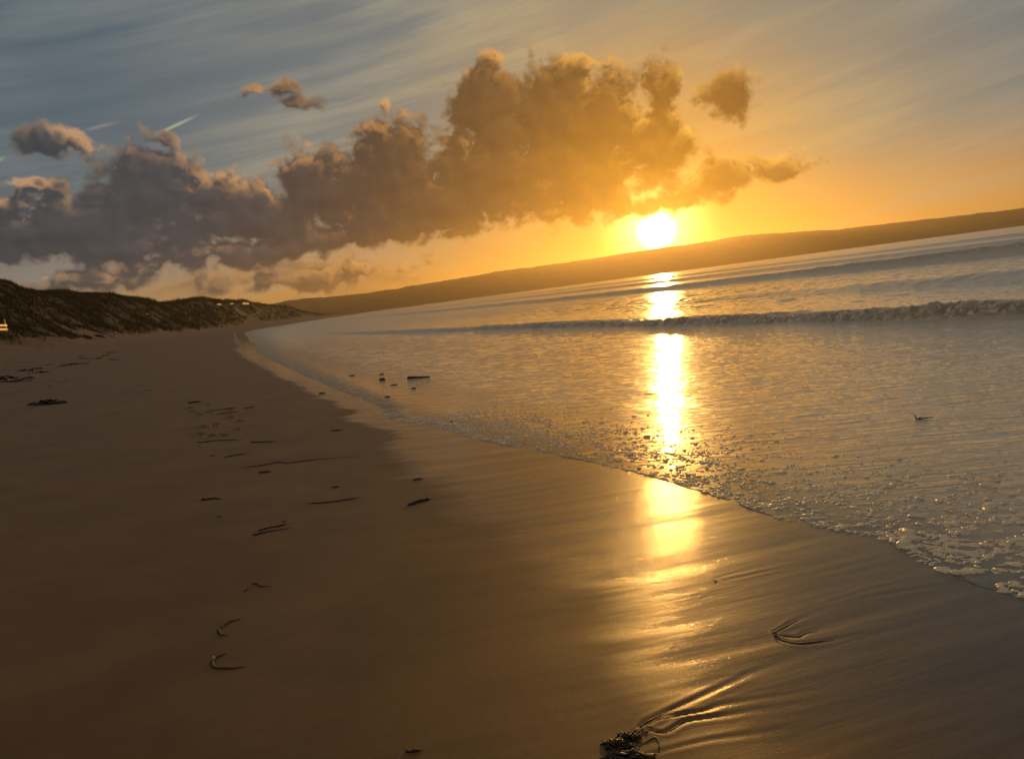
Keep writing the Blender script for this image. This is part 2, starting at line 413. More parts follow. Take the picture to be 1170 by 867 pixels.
    # below the horizon: dim ground tone
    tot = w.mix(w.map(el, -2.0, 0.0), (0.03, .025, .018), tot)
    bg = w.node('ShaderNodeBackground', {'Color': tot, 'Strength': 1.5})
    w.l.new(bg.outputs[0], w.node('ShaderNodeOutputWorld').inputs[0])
SKYK = 0.1; AUR = 5.5
build_sky()
try:
    world.cycles.sampling_method = 'NONE'
except Exception: pass

# ------------------------------------------------------------------ sun
ld = bpy.data.lights.new('sun', 'SUN'); lo = bpy.data.objects.new('sun', ld); col.objects.link(lo)
ld.energy = 2.0; ld.angle = R(0.53); ld.color = (1.0, .50, .12)
lo.rotation_euler = Vector((-SUN[0], -SUN[1], -SUN[2])).to_track_quat('-Z', 'Y').to_euler()

# ------------------------------------------------------------------ materials
def sand_material():
    m, nt, bs, out = material('beach sand')
    sh = attr(nt, 'shore', 'Vector'); wet0 = attr(nt, 'wet'); veg = attr(nt, 'veg'); dry = attr(nt, 'dry')
    P = nt.node('ShaderNodeTexCoord').outputs['Object']
    comb = nt.noise(nt.v('MULTIPLY', sh, (5.5, .5, 0)), 1.0, 4.0, .6)
    wet = nt.m('ADD', wet0, nt.m('MULTIPLY', nt.m('MULTIPLY', nt.m('SUBTRACT', comb, .5), 2.6), nt.m('MULTIPLY', wet0, nt.m('SUBTRACT', 1.12, wet0))), clamp=True)
    n = nt.noise(P, 1.4, 5.0, .6); n2 = nt.noise(P, 60.0, 3.0, .6)
    c = nt.mix(nt.map(n, .3, .7), (.086, .043, .0095), (.130, .068, .0165))
    c = nt.mix(nt.m('MULTIPLY', dry, .7), c, (.140, .078, .027))
    c = nt.mix(wet, c, nt.mix(nt.map(wet, .25, .6), (.078, .040, .011), (.058, .053, .048)))
    c = nt.mix(nt.map(n2, .55, .8, 0, .35), c, srgb(58, 41, 26))
    # dune turf
    vn = nt.noise(P, .35, 5.0, .65)
    c = nt.mix(veg, c, nt.mix(nt.map(vn, .35, .65), srgb(44, 38, 20), srgb(58, 48, 26)))
    nt.put(bs.inputs['Base Color'], c)
    film = nt.map(wet, .10, .32)
    nt.put(bs.inputs['Roughness'], nt.map(wet, 0, .55, .62, .40)); nt.put(bs.inputs['Specular IOR Level'], nt.map(film, 0, 1, .45, .1))
    nt.put(bs.inputs['Coat Weight'], nt.m('MULTIPLY', film, nt.map(wet, .3, .7, .80, .85))); nt.put(bs.inputs['Coat Roughness'], nt.map(wet, .22, .42, .31, .04)); bs.inputs['Coat IOR'].default_value = 1.33
    # combed backwash streaks + grain
    st = nt.noise(nt.v('MULTIPLY', sh, (7, .8, 0)), 1.0, 4.0, .6)
    st2 = nt.noise(nt.v('MULTIPLY', sh, (45, 3, 0)), 1.0, 3.0, .6)
    gr = nt.noise(P, 420.0, 2.0, .6); gr2 = nt.noise(P, 170.0, 3.0, .6)
    h = nt.m('ADD', nt.m('MULTIPLY', nt.m('ADD', nt.m('MULTIPLY', st, nt.map(wet, .45, .8, .0065, .0028)), nt.m('MULTIPLY', st2, .0008)), nt.map(wet, .1, .7, .15, 1.0)),
             nt.m('ADD', nt.m('MULTIPLY', gr, .0007), nt.m('MULTIPLY', gr2, .0012)))
    b = nt.node('ShaderNodeBump', {'Height': h, 'Strength': .55, 'Distance': 1.0})
    nt.put(bs.inputs['Normal'], b); nt.put(bs.inputs['Coat Normal'], b)
    return m

def sea_material():
    m, nt, bs, out = material('sea water')
    sh = attr(nt, 'shore', 'Vector'); foam = attr(nt, 'foam'); edge = attr(nt, 'edge'); far = attr(nt, 'far')
    P = nt.node('ShaderNodeTexCoord').outputs['Object']
    # lacy froth left by broken waves
    warp = nt.v('ADD', P, nt.v('SCALE', nt.node('ShaderNodeTexNoise', {'Vector': P, 'Scale': 1.6, 'Detail': 3.0}).outputs['Color'], .5))
    lace = nt.voro(nt.v('MULTIPLY', warp, (1, 1, .2)), 2.2, 2.0, .5, 'DISTANCE_TO_EDGE')
    patch = nt.noise(nt.v('MULTIPLY', sh, (.28, .55, 0)), 1.0, 4.0, .6)
    fl = nt.m('MULTIPLY', nt.map(lace, .10, .0), nt.map(patch, .48, .66))
    ss = nt.node('ShaderNodeSeparateXYZ', {0: sh}).outputs[0]
    lipw = nt.m('MULTIPLY_ADD', nt.m('MAXIMUM', nt.m('SUBTRACT', ss, 4.0), 0.0), .05, .22)
    ef = nt.m('MULTIPLY', nt.map(nt.m('DIVIDE', edge, lipw), 1.0, .0), nt.m('MULTIPLY', nt.map(ss, 6.0, 10.0, .22, 1.0), nt.map(nt.noise(P, 9.0, 4.0, .6), .35, .6, .3, .95)))  # pale edge lip: froth, plus the film's sky reflection put into the colour
    fo = nt.m('MAXIMUM', nt.m('MULTIPLY', nt.m('MULTIPLY', fl, .28), nt.map(far, .1, .6, 1.0, .35)), nt.m('MAXIMUM', nt.m('MULTIPLY', foam, nt.map(nt.noise(P, 3.0, 5.0, .65), .30, .60)), ef))
    shallow = nt.map(edge, 0.0, 3.5, 1.0, 0.0)
    c = nt.mix(shallow, (.42, .41, .385), nt.mix(nt.map(edge, 0.0, 1.0), (.052, .046, .040), (.24, .19, .12)))
    c = nt.mix(fo, c, nt.mix(nt.map(nt.noise(P, 5.0, 4.0, .7), .46, .66), (.25, .245, .24), (.66, .64, .60)))
    nt.put(bs.inputs['Base Color'], c)
    nt.put(bs.inputs['Roughness'], nt.mix(fo, (.33, .33, .33), (.6, .6, .6)))
    bs.inputs['IOR'].default_value = 1.33; bs.inputs['Specular IOR Level'].default_value = .22
    # ripples: long wavelets lying across the view, small chop, tiny froth bumps near the edge
    w1 = nt.noise(nt.v('MULTIPLY', P, (1.1, 6.0, 1.1)), 1.0, 4.0, .6, .25)
    w2 = nt.noise(nt.v('MULTIPLY', P, (4, 20, 4)), 1.0, 3.0, .6)
    w3 = nt.noise(nt.v('MULTIPLY', sh, (.5, 1.4, 0)), 1.0, 3.0, .55)
    amp = nt.map(edge, .0, 3.2, .05, 1.0)
    h = nt.m('MULTIPLY', nt.m('ADD', nt.m('ADD', nt.m('MULTIPLY', w1, .050), nt.m('MULTIPLY', w2, .0055)), nt.m('MULTIPLY', w3, nt.map(far, 0, 1, .03, .22))), amp)
    h = nt.m('ADD', h, nt.m('MULTIPLY', fo, .012))
    b = nt.node('ShaderNodeBump', {'Height': h, 'Strength': .8, 'Distance': 1.0})
    nt.put(bs.inputs['Normal'], b); nt.put(bs.inputs['Coat Normal'], b)
    nt.put(bs.inputs['Coat Weight'], nt.map(fo, 0, .8, 1.0, .1)); nt.put(bs.inputs['Coat Roughness'], nt.map(far, 0, 1, .05, .20)); bs.inputs['Coat IOR'].default_value = 1.33
    return m

def simple(name, color, rough=.6, nscale=8, amt=.3, bump=.0, spec=.4):
    m, nt, bs, out = material(name)
    P = nt.node('ShaderNodeTexCoord').outputs['Object']
    n = nt.noise(P, nscale, 4.0, .6)
    dark = tuple(c * (1 - amt) for c in color); lite = tuple(min(1, c * (1 + amt)) for c in color)
    nt.put(bs.inputs['Base Color'], nt.mix(nt.map(n, .3, .7), dark, lite))
    bs.inputs['Roughness'].default_value = rough; bs.inputs['Specular IOR Level'].default_value = spec
    if bump:
        nt.put(bs.inputs['Normal'], nt.node('ShaderNodeBump', {'Height': n, 'Strength': .6, 'Distance': bump}))
    return m

M_SAND = sand_material(); M_SEA = sea_material()
M_HILL = simple('headland heath', (.095, .075, .034), .9, .02, .35)

# ------------------------------------------------------------------ the ground: one sheet from under the camera to past the horizon
def place_many(q):
    d = np.array([ray(*p) for p in q]); t = np.full(len(d), 3.0)
    for _ in range(34):
        x, y = d[:, 0] * t, d[:, 1] * t
        s, dd = shore(x, y)
        z = sand_base(x, y, s, dd) + dry_rough(x, y, s, dd)
        t = .4 * t + .6 * np.clip(np.where(d[:, 2] < -1e-4, (EYE - z) / -d[:, 2], 400), .5, 400)
    return d[:, :2] * t[:, None]
def place(px, py): return place_many([(px, py)])[0]

M_KELP = simple('wet brown kelp', (.016, .010, .0055), .6, 30, .5, .004, .5)
M_WRACK = simple('bladder wrack', (.018, .011, .006), .42, 60, .6, .004, .5)
M_DRIFT = simple('waterlogged wood', (.045, .03, .018), .6, 25, .4, .004)
M_STONE = simple('dark wet stone', (.05, .043, .036), .45, 20, .4, .004)
M_SHELL = simple('pale shell', (.55, .47, .36), .5, 30, .2)
M_FOAM = simple('sea froth', (.88, .82, .72), .32, 160, .10, .004, .9)
def froth():
    nt = NT(M_FOAM.node_tree); bs = next(n for n in nt.n if n.type == 'BSDF_PRINCIPLED'); out = next(n for n in nt.n if n.type == 'OUTPUT_MATERIAL')
    tr = nt.node('ShaderNodeBsdfTranslucent', {'Color': (.92, .86, .74)})
    mx = nt.node('ShaderNodeMixShader', {0: .30, 1: bs.outputs[0], 2: tr.outputs[0]}); nt.l.new(mx.outputs[0], out.inputs[0])
froth()
M_GRASS = simple('marram grass', (.070, .051, .019), .85, .25, .45, 0, .2)
M_TUSS = simple('dark tussock', (.04, .034, .016), .85, 2, .4, 0, .2)
M_PALE = simple('weathered pale boards', (.55, .40, .24), .38, 6, .2)
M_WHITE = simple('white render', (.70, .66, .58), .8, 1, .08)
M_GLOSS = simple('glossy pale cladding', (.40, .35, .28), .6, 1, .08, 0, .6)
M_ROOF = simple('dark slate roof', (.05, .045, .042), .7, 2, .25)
M_GLASS = simple('window glass', (.03, .03, .032), .08, 1, .1, 0, .6)

def G3(px, py):                   # the spot on the sand seen there, with its height
    p = place(px, py); return p

def spline(pts, n):
    p = np.array(pts, float); p = np.vstack([2 * p[0] - p[1], p, 2 * p[-1] - p[-2]])
    out = []
    for i in range(1, len(p) - 2):
        t = np.linspace(0, 1, n, endpoint=False)[:, None]
        a, b, c, d = p[i - 1], p[i], p[i + 1], p[i + 2]
        out.append(.5 * (2 * b + (c - a) * t + (2 * a - 5 * b + 4 * c - d) * t ** 2 + (3 * b - 3 * c + d - a) * t ** 3))
    return np.vstack(out + [p[-2][None]])

# grooves the backwash has cut behind things lying on the wet sand
_groove_px = [
    ([(729, 832), (740, 823), (773, 808), (833, 781), (871, 764), (960, 735)], .016, .016),
    ([(733, 831), (755, 820), (782, 815.5), (807, 811), (829, 804), (900, 793), (1010, 772)], .014, .018),
    ([(740, 833), (760, 836), (782, 824), (804, 820), (831, 816.6), (884, 808), (1000, 790)], .014, .018),
    ([(738, 862), (804, 846), (860, 838), (960, 822)], .016, .010),
    ([(884, 722), (898, 715), (912, 707.7), (960, 690)], .013, .014),
    ([(886, 724), (900, 726), (912, 727), (920, 723), (935, 719), (1000, 708)], .013, .014),
    ([(888, 728), (897, 732.5), (912, 735), (930, 734), (968, 728), (1060, 712)], .014, .020),
    ([(818, 664), (842, 660), (880, 652), (942, 641)], .014, .012),
    ([(815, 662), (830, 657), (860, 650), (900, 640)], .014, .009),
    ([(885, 725), (861, 731), (840, 735)], .010, .006),
    ([(800, 684), (815, 679), (870, 668)], .012, .007),
    ([(985, 684), (1030, 676), (1120, 660)], .016, .008), ([(940, 690), (1000, 672), (1060, 660)], .014, .006),
]
for pts, wd, dp in _groove_px:
    GROOVES.append((spline(place_many(pts), 4), wd * .5, dp * .19))
# footprints: a trail walking away beside the strand of kelp, and trodden ground nearer the dunes
_fp = [(216, 466), (218, 470.5), (226, 474), (238, 471), (235, 462), (262, 468), (231, 488), (243, 487), (228, 496), (240, 498), (254, 497), (273, 481), (269, 491), (262, 477), (246, 485),
       (160, 440), (171, 437), (177, 433), (188, 430), (196, 427), (204, 425), (151, 446), (143, 449), (212, 421), (223, 418), (252, 430), (262, 425), (270, 421), (168, 446), (156, 451), (108, 436), (121, 431), (90, 441), (74, 446)]
for p in place_many(_fp):
    FOOT.append((p[0], p[1], math.atan2(T[1], T[0]) + random.uniform(-.3, .3), random.uniform(.028, .042)))
_q = []
for i in range(260):              # trodden dry sand towards the dunes
    px = random.uniform(-60, 250); _q.append((px, 392 + random.uniform(0, 1) ** 1.3 * (62 - max(px, 0) * .17)))
for p in place_many(_q):
    s_, d_ = shore(p[0:1], p[1:2])
    if 8 < d_[0] < 26: FOOT.append((p[0], p[1], math.atan2(T[1], T[0]) + random.uniform(-.7, .7), random.uniform(.03, .06)))

def new_obj(name, V, F, mat, parent=None, smooth=True):
    me = bpy.data.meshes.new(name); me.from_pydata([tuple(map(float, v)) for v in V], [], F)
    if smooth: me.polygons.foreach_set('use_smooth', np.ones(len(me.polygons), bool))
    me.materials.append(mat); me.update()
    o = bpy.data.objects.new(name, me); col.objects.link(o)
    if parent: o.parent = parent
    return o

def strap(pts_px, rad, flat=.42, wob=.25, taper=(.4, .25), sub=7, knob=0.0, on_water=False):
    """vertices and faces of a flattened, wobbly stalk lying along the given line on the sand"""
    rad *= .72; knob *= .6
    P = spline(place_many(pts_px), sub)
    n = len(P); L = np.linspace(0, 1, n)
    P = P + np.stack([fbm(L * n * .35, L * 0 + random.random() * 50, 3, 201), fbm(L * n * .35, L * 0 + random.random() * 50, 3, 203)], -1) * rad * 1.6
    Z = ground_z(P[:, 0], P[:, 1])
    rr = rad * (taper[0] + (1 - taper[0]) * sstep(0, .18, L)) * (taper[1] + (1 - taper[1]) * sstep(1, .7, L)) * (1 + wob * 2 * fbm(L * n * .5, L * 0 + random.random() * 90, 3, 205))
    if knob: rr = rr + knob * np.exp(-((L - .07) / .07) ** 2)
    V = []; F = []; m = 8
    for i in range(n):
        t = P[min(i + 1, n - 1)] - P[max(i - 1, 0)]; t = t / (np.linalg.norm(t) + 1e-9); nx = np.array([-t[1], t[0]])
        lift = .2 * rad * (1 + fbm(L[i:i + 1] * n * .2, L[i:i + 1] * 0 + 7.7, 2, 207)[0])
        for k in range(m):
            a = 2 * math.pi * k / m
            V.append((P[i, 0] + nx[0] * math.cos(a) * rr[i], P[i, 1] + nx[1] * math.cos(a) * rr[i], Z[i] + rr[i] * flat * (math.sin(a) + .55) + lift))
    for i in range(n - 1):
        for k in range(m):
            F.append((i * m + k, i * m + (k + 1) % m, (i + 1) * m + (k + 1) % m, (i + 1) * m + k))
    F.append(tuple(range(m))[::-1]); F.append(tuple((n - 1) * m + k for k in range(m)))
    return V, F

def lump(cx, cy, cz, rx, ry, rz, rot, seed, nu=9, nv=5, rough=.35):
    ph = random.random() * 50
    th, a = np.meshgrid(math.pi * np.arange(nv + 1) / nv, 2 * math.pi * np.arange(nu) / nu, indexing='ij'); th = th.ravel(); a = a.ravel()
    k = 1 + rough * 2 * fbm(np.cos(a) * 1.3 + ph, np.sin(a) * 1.3 + th * .9, 3, seed)
    x, y, z = np.sin(th) * np.cos(a) * rx * k, np.sin(th) * np.sin(a) * ry * k, np.cos(th) * rz * k
    V = list(zip(cx + x * math.cos(rot) - y * math.sin(rot), cy + x * math.sin(rot) + y * math.cos(rot), cz + z)); F = []
    for j in range(nv):
        for i in range(nu):
            F.append((j * nu + i, (j + 1) * nu + i, (j + 1) * nu + (i + 1) % nu, j * nu + (i + 1) % nu))
    return V, F

def join(parts):
    V = []; F = []
    for v, f in parts:
        b = len(V); V += list(v); F += [tuple(b + i for i in q) for q in f]
    return V, F

def wrack(px, py, wide, deep, high, n, seedr):
    """a tangled heap of weed: ribbons and bladders"""
    rs = random.Random(seedr); c = G3(px, py); parts = []
    A = np.array([(rs.uniform(0, 6.283), math.sqrt(rs.random())) for i in range(n)])
    X = c[0] + np.cos(A[:, 0]) * A[:, 1] * wide; Y = c[1] + np.sin(A[:, 0]) * A[:, 1] * deep; Zg = ground_z(X, Y)
    for i in range(n):
        z = Zg[i] + rs.random() * high * (1 - A[i, 1] * .8)
        L = rs.uniform(.2, .5) * wide
        parts.append(lump(X[i], Y[i], z, L, L * rs.uniform(.10, .26), high * rs.uniform(.10, .26), rs.uniform(0, 3.14), 211 + i, 7, 4, .4))
    return join(parts)

def make_weed():
    K = [  # label, line on the sand, radius, knob
        ('curved dark kelp stalk like a letter C, lower of the two near pale speck', [(258, 746), (246, 752), (242, 758), (247, 762.5), (264.5, 763.5), (282, 761)], .0105, 0),
        ('curved dark kelp stalk like a letter C, upper and shorter of the pair', [(275, 707), (259, 712), (250, 720), (252.5, 725), (263, 726.5)], .0105, 0),
        ('crooked scrap of kelp with a raised hump, just above the curved stalks', [(279, 676), (287, 668), (292, 666.5), (299, 670), (311, 669)], .010, .006),
        ('kelp strap folded back on itself in a long hook', [(331, 603.5), (307, 607), (291, 611), (296, 606), (310, 602.5), (323, 600), (328, 596.5), (321, 594.5)], .0135, 0),
        ('slim straight kelp stalk sloping gently below the longest strand', [(351, 575), (373, 574), (395, 571), (413, 568)], .013, 0),
        ('thick leafy kelp blade lying alone toward the wet sand', [(465, 577), (474, 575), (481, 572.5), (488, 571), (493, 569)], .030, .012),
        ('small mound of weed with thin tails, alone on smooth sand', [(230, 571), (238, 570.5), (244, 569.5), (254, 570.5)], .020, .028),
        ('longest kelp strand on the beach, thin and slightly bent', [(276, 534.6), (302, 531), (318, 527.7), (328, 528.8), (360, 525), (413, 520.8)], .014, 0),
        ('short flat kelp scrap just under the longest strand', [(296, 540), (303, 539.6), (311, 539)], .026, 0),
        ('short kelp stalk tilted upward just above the longest strand', [(257, 522.3), (270, 520), (285, 517.8)], .017, 0),
        ('kelp stalk with a thick dark knob at one end', [(287, 505.5), (300, 505), (318, 504.5)], .020, .03),
        ('kelp stalk with a forked end beside the knobbed stalk', [(226, 504.5), (232, 505.5), (245, 503.5), (262, 502.8), (279, 502)], .017, .012),
        ('thin kelp stalk, lower of two lying together near the footprints', [(248, 473.5), (260, 471.7), (273, 470)], .020, 0),
        ('thin kelp stalk, upper of two lying together near the footprints', [(240, 469.5), (256, 467.5), (272, 466)], .020, 0),
        ('short stalk end beyond the two thin stalks', [(278, 467), (285, 465.8), (292, 464.6)], .022, 0),
        ('dark clump of kelp among the farther footprints', [(216, 460.8), (222, 460), (230, 459.2)], .050, .03),
        ('small kelp scrap lying by itself near the scalloped water edge', [(378, 492.2), (385, 491.8), (392, 491.2)], .024, 0),
        ('tiny kelp scrap on sand close to the far water edge', [(364, 449.5), (368, 449.3), (373, 449)], .040, 0),
        ('tiny kelp fragment just above the slim straight stalk', [(379, 557.3), (384, 556.6), (389, 555.8)], .016, 0),
        ('tiny kelp fragment left of the short tilted stalk', [(240, 521), (243, 520.7), (246, 520.4)], .016, 0),
        ('smallest weed fragment below the isolated weed mound', [(248, 590.5), (251, 590), (255, 589.8)], .010, 0),
        ('narrow kelp strand bent upward near the trodden upper beach', [(100, 416.3), (112, 413.5), (127, 410.6), (137, 412)], .075, 0),
        ('small kelp blade under the leafy blade near wet sand', [(471, 548.5), (477, 547.7), (484, 547)], .020, 0),
        ('small dark weed scrap cut by the bottom edge of the photo', [(463, 859), (472, 858), (483, 857)], .010, .006),
    ]
    for label, pts, rad, knob in K:
        V, F = strap(pts, rad, knob=knob)
        if 'forked' in label: V, F = join([(V, F), strap([(232, 505), (229, 508.5), (227, 510)], .014)])
        tag(new_obj('kelp_strand', V, F, M_KELP), label, 'kelp', 'kelp stalks and scraps washed up on the sand')
    # half-buried kelp loop with water-cut grooves behind it
    V, F = join([strap([(912, 707.7), (898, 715), (886, 721.5), (886, 724), (900, 725.6), (912, 726.8), (921, 722.8), (934, 719.5)], .007, wob=.1),
                 strap([(884, 723), (887, 727.5), (897, 732), (912, 734.7), (930, 733.4), (952, 730.5)], .0085, wob=.1)])
    tag(new_obj('kelp_strand', V, F, M_KELP), 'looped kelp stem half buried in shining wet sand', 'kelp', 'kelp stalks and scraps washed up on the sand')
    # the big clump at the bottom edge
    V, F = wrack(718, 843, .04, .022, .022, 90, 3)
    V2, F2 = wrack(705, 852, .05, .024, .026, 110, 4)
    V3, F3 = wrack(716, 864, .07, .022, .022, 90, 5)
    o = tag(new_obj('seaweed_clump', *join([(V, F), (V2, F2), (V3, F3)]), M_WRACK), 'tangled clump of dark bladder wrack trailing long strands toward the sea', 'seaweed')
    for pts in ([(722, 838), (731, 830), (740, 823.5), (756, 816)], [(727, 838), (740, 828), (755, 820.5), (782, 816), (806, 811.5)], [(730, 842), (742, 834), (760, 836), (782, 824.6), (803, 820.5)], [(733, 850), (748, 842), (753, 850), (751, 862)]):
        new_obj('strand', *strap(pts, .0042, wob=.2), M_WRACK, o)
    # separate heap on the left of the beach
    tag(new_obj('seaweed_clump', *wrack(53, 461.5, .34, .16, .11, 60, 11), M_WRACK), 'black heap of seaweed alone on the smooth sand', 'seaweed')
    # the strand line under the dunes: like pieces nothing tells apart
    rs = random.Random(5)
    for i in range(34):
        px = rs.uniform(-8, 130); py = 398 + (1 - px / 150) * rs.uniform(4, 44) + rs.uniform(-2, 4)
        q = wrack(px, py, rs.uniform(.18, .5), rs.uniform(.08, .2), rs.uniform(.05, .12), 12, 100 + i)
        tag(new_obj('seaweed_clump', *q, M_WRACK), 'small dark seaweed clump on the trodden upper beach below the dunes', 'seaweed', 'wrack clumps strewn along the strand line')

def wz(p):
    x = np.array([p[0]]); y = np.array([p[1]]); s, d = shore(x, y); q = edge_q(s, d)
    return max(float(sea_surface(x, y, s, d, q)[0][0]), float(ground_z(x, y)[0]))

def make_swash_bits():
    grp = 'bits of weed stranded in the thin swash'
    for label, px, py, L, wd, h in (('rounded dark weed lump with a thin tail in the swash', 437, 434.6, .11, .09, .07), ('tiny dark weed bit just above the rounded lump', 436, 428.2, .10, .06, .03),
                                  ('thin dark weed flake between the rounded lump and the driftwood', 449.5, 440.5, .12, .04, .02), ('tiny dark weed bit directly below the driftwood piece', 472.6, 444.4, .08, .05, .025),
                                  ('tiny dark weed bit beside the pointed cusp of the water edge', 442.7, 454, .08, .05, .025), ('faint small weed bit nearest the far sand in the swash', 402, 429.7, .12, .07, .03),
                                  ('small dark weed speck in rippled golden water below the driftwood', 516, 482, .035, .03, .015)):
        p = G3(px, py); L *= .7; wd *= .7; h *= .6; V, F = lump(p[0], p[1], wz(p) + h * .25, L, wd, h, random.uniform(-.2, .3), 301, 10, 6, .4)
        o = tag(new_obj('weed_bit', V, F, M_WRACK), label, 'seaweed', grp)
    p = G3(469, 433); q = G3(488, 431.8); parts = []
    for i, t in enumerate(np.linspace(0, 1, 6)):
        c = p + (q - p) * t; parts.append(lump(c[0], c[1], wz(c) + .012, .09, .036 * (1.2 - .8 * t), .034 * (1.2 - .8 * t), random.uniform(-.2, .2), 320 + i, 9, 5, .3))
    tag(new_obj('driftwood', *join(parts), M_DRIFT), 'dark tapered piece of driftwood lying in the shallow swash', 'driftwood')
    # twig standing in the shallow water
    b = G3(1049, 481); z0 = wz(b); up = np.array([_R[0], _R[1]])
    def stick(a, c, r):
        a = np.array(a); c = np.array(c); t = (c - a) / np.linalg.norm(c - a); u = np.cross(t, [.3, .9, .2]); u /= np.linalg.norm(u); v = np.cross(t, u); V = []
        for e, rr in ((a, r), ((a + c) / 2 + u * r * .6, r * .85), (c, r * .45)):
            for k in range(6): V.append(e + (u * math.cos(k * 1.047) + v * math.sin(k * 1.047)) * rr)
        F = [(j * 6 + k, j * 6 + (k + 1) % 6, j * 6 + 6 + (k + 1) % 6, j * 6 + 6 + k) for j in (0, 1) for k in range(6)] + [tuple(range(12, 18))]
        return V, F
    o = new_obj('twig', *join([stick((b[0], b[1], z0 - .02), (b[0] - .03, b[1], z0 + .055), .008), stick((b[0], b[1], z0 + .005), (b[0] + .05, b[1] + .01, z0 + .02), .007),
                               stick((b[0], b[1], z0 + .002), (b[0] + .15, b[1] - .02, z0 + .006), .008)]), M_DRIFT)
    tag(o, 'small forked twig sticking up from the rippled shallow water', 'twig')
    p = G3(817.5, 664); tag(new_obj('shell', *lump(p[0], p[1], float(ground_z(*p)[0]) + .001, .009, .006, .004, .4, 341, 10, 6, .2), M_STONE), 'small dark shell on wet sand with a long water-cut wake', 'shell')
    p = G3(244.3, 754); tag(new_obj('pebble', *lump(p[0], p[1], float(ground_z(*p)[0]) + .010, .007, .006, .010, .4, 343, 10, 6, .2), M_SHELL), 'tiny pale pebble inside the lower curved kelp stalk', 'pebble')

def make_foam():
    rs = random.Random(21); parts = []
    nrs = np.random.RandomState(4)
    M = 44000
    s = nrs.uniform(-1.5, 10, M); q0 = -np.abs(nrs.normal(0, 1, M)) * np.interp(s, [-1, 1, 3, 6, 10], [1.5, 1.2, .75, .85, .6])
    d = q0 + np.interp(s, _es, _ed)
    xy = L0[None] + s[:, None] * T[None] - d[:, None] * N[None]
    qq = edge_q(s, d)
    cl = .45 * fbm(xy[:, 0] * 1.8, xy[:, 1] * 3.2, 3, 351) + 1.0 * fbm(xy[:, 0] * 9, xy[:, 1] * 18, 3, 353)
    ok = (qq < -.01) & (cl > -.10 + .18 * nrs.rand(M))
    idx = np.nonzero(ok)[0][:14000]
    zz = sea_surface(xy[idx, 0], xy[idx, 1], s[idx], d[idx], qq[idx])[0]
    V = []; F = []
    for j, i in enumerate(idx):
        big = np.interp(s[i], [0, 2.2, 3.5, 8], [.0185, .0140, .0075, .0080])
        r = big * math.exp(nrs.normal(-.35, .45)); el = nrs.uniform(1.0, 1.9); rot = nrs.normal(-.1, .5)
        nu = 8; b = len(V); ph = nrs.rand(3) * 6.28; jit = 1 + .28 * np.sin(2 * np.arange(nu) * .785 + ph[0]) + .2 * np.sin(3 * np.arange(nu) * .785 + ph[1])
        h = r * nrs.uniform(.30, .62)
        for rr, hh in ((1.0, -.12), (.86, .5), (.48, .92)):
            for k in range(nu):
                a = 2 * math.pi * k / nu; x = math.cos(a) * r * el * rr * jit[k]; y = math.sin(a) * r * rr * jit[k]
                V.append((xy[i, 0] + x * math.cos(rot) - y * math.sin(rot), xy[i, 1] + x * math.sin(rot) + y * math.cos(rot), zz[j] + h * hh * (.8 + .4 * nrs.rand())))
        V.append((xy[i, 0], xy[i, 1], zz[j] + h))
        for m_ in (0, 1):
            for k in range(nu): F.append((b + m_ * nu + k, b + m_ * nu + (k + 1) % nu, b + (m_ + 1) * nu + (k + 1) % nu, b + (m_ + 1) * nu + k))
        for k in range(nu): F.append((b + 2 * nu + k, b + 2 * nu + (k + 1) % nu, b + 3 * nu))
    tag(new_obj('foam', V, F, M_FOAM), 'scattered lumps of sea foam along the edge of the swash', 'foam', kind='stuff')

def hit(px, py, r0=20, r1=1400):
    d = ray(px, py); h = math.hypot(d[0], d[1]); r = np.geomspace(r0, r1, 1500); t = r / h
    z = ground_z(d[0] * t, d[1] * t); k = np.nonzero(EYE + d[2] * t < z)[0]
    if not len(k): return None
    return np.array([d[0] * t[k[0]], d[1] * t[k[0]], z[k[0]]])

def box(cx, cy, cz, lx, ly, lz, rot):
    V = []; 
    for z in (0, 1):
        for x, y in ((-.5, -.5), (.5, -.5), (.5, .5), (-.5, .5)):
            V.append((cx + x * lx * math.cos(rot) - y * ly * math.sin(rot), cy + x * lx * math.sin(rot) + y * ly * math.cos(rot), cz + z * lz))
    return V, [(3, 2, 1, 0), (4, 5, 6, 7), (0, 1, 5, 4), (1, 2, 6, 5), (2, 3, 7, 6), (3, 0, 4, 7)]

def gable(cx, cy, cz, lx, ly, h, rot, over=.4):
    V = []
    lx += 2 * over; ly += 2 * over
    for x, y, z in ((-.5, -.5, 0), (.5, -.5, 0), (.5, .5, 0), (-.5, .5, 0), (-.5, 0, 1), (.5, 0, 1)):
        V.append((cx + x * lx * math.cos(rot) - y * ly * math.sin(rot), cy + x * lx * math.sin(rot) + y * ly * math.cos(rot), cz + z * h))
    return V, [(0, 1, 5, 4), (2, 3, 4, 5), (0, 4, 3), (1, 2, 5), (3, 2, 1, 0)]

def empty(name, loc):
    o = bpy.data.objects.new(name, None); o.location = loc; col.objects.link(o); return o

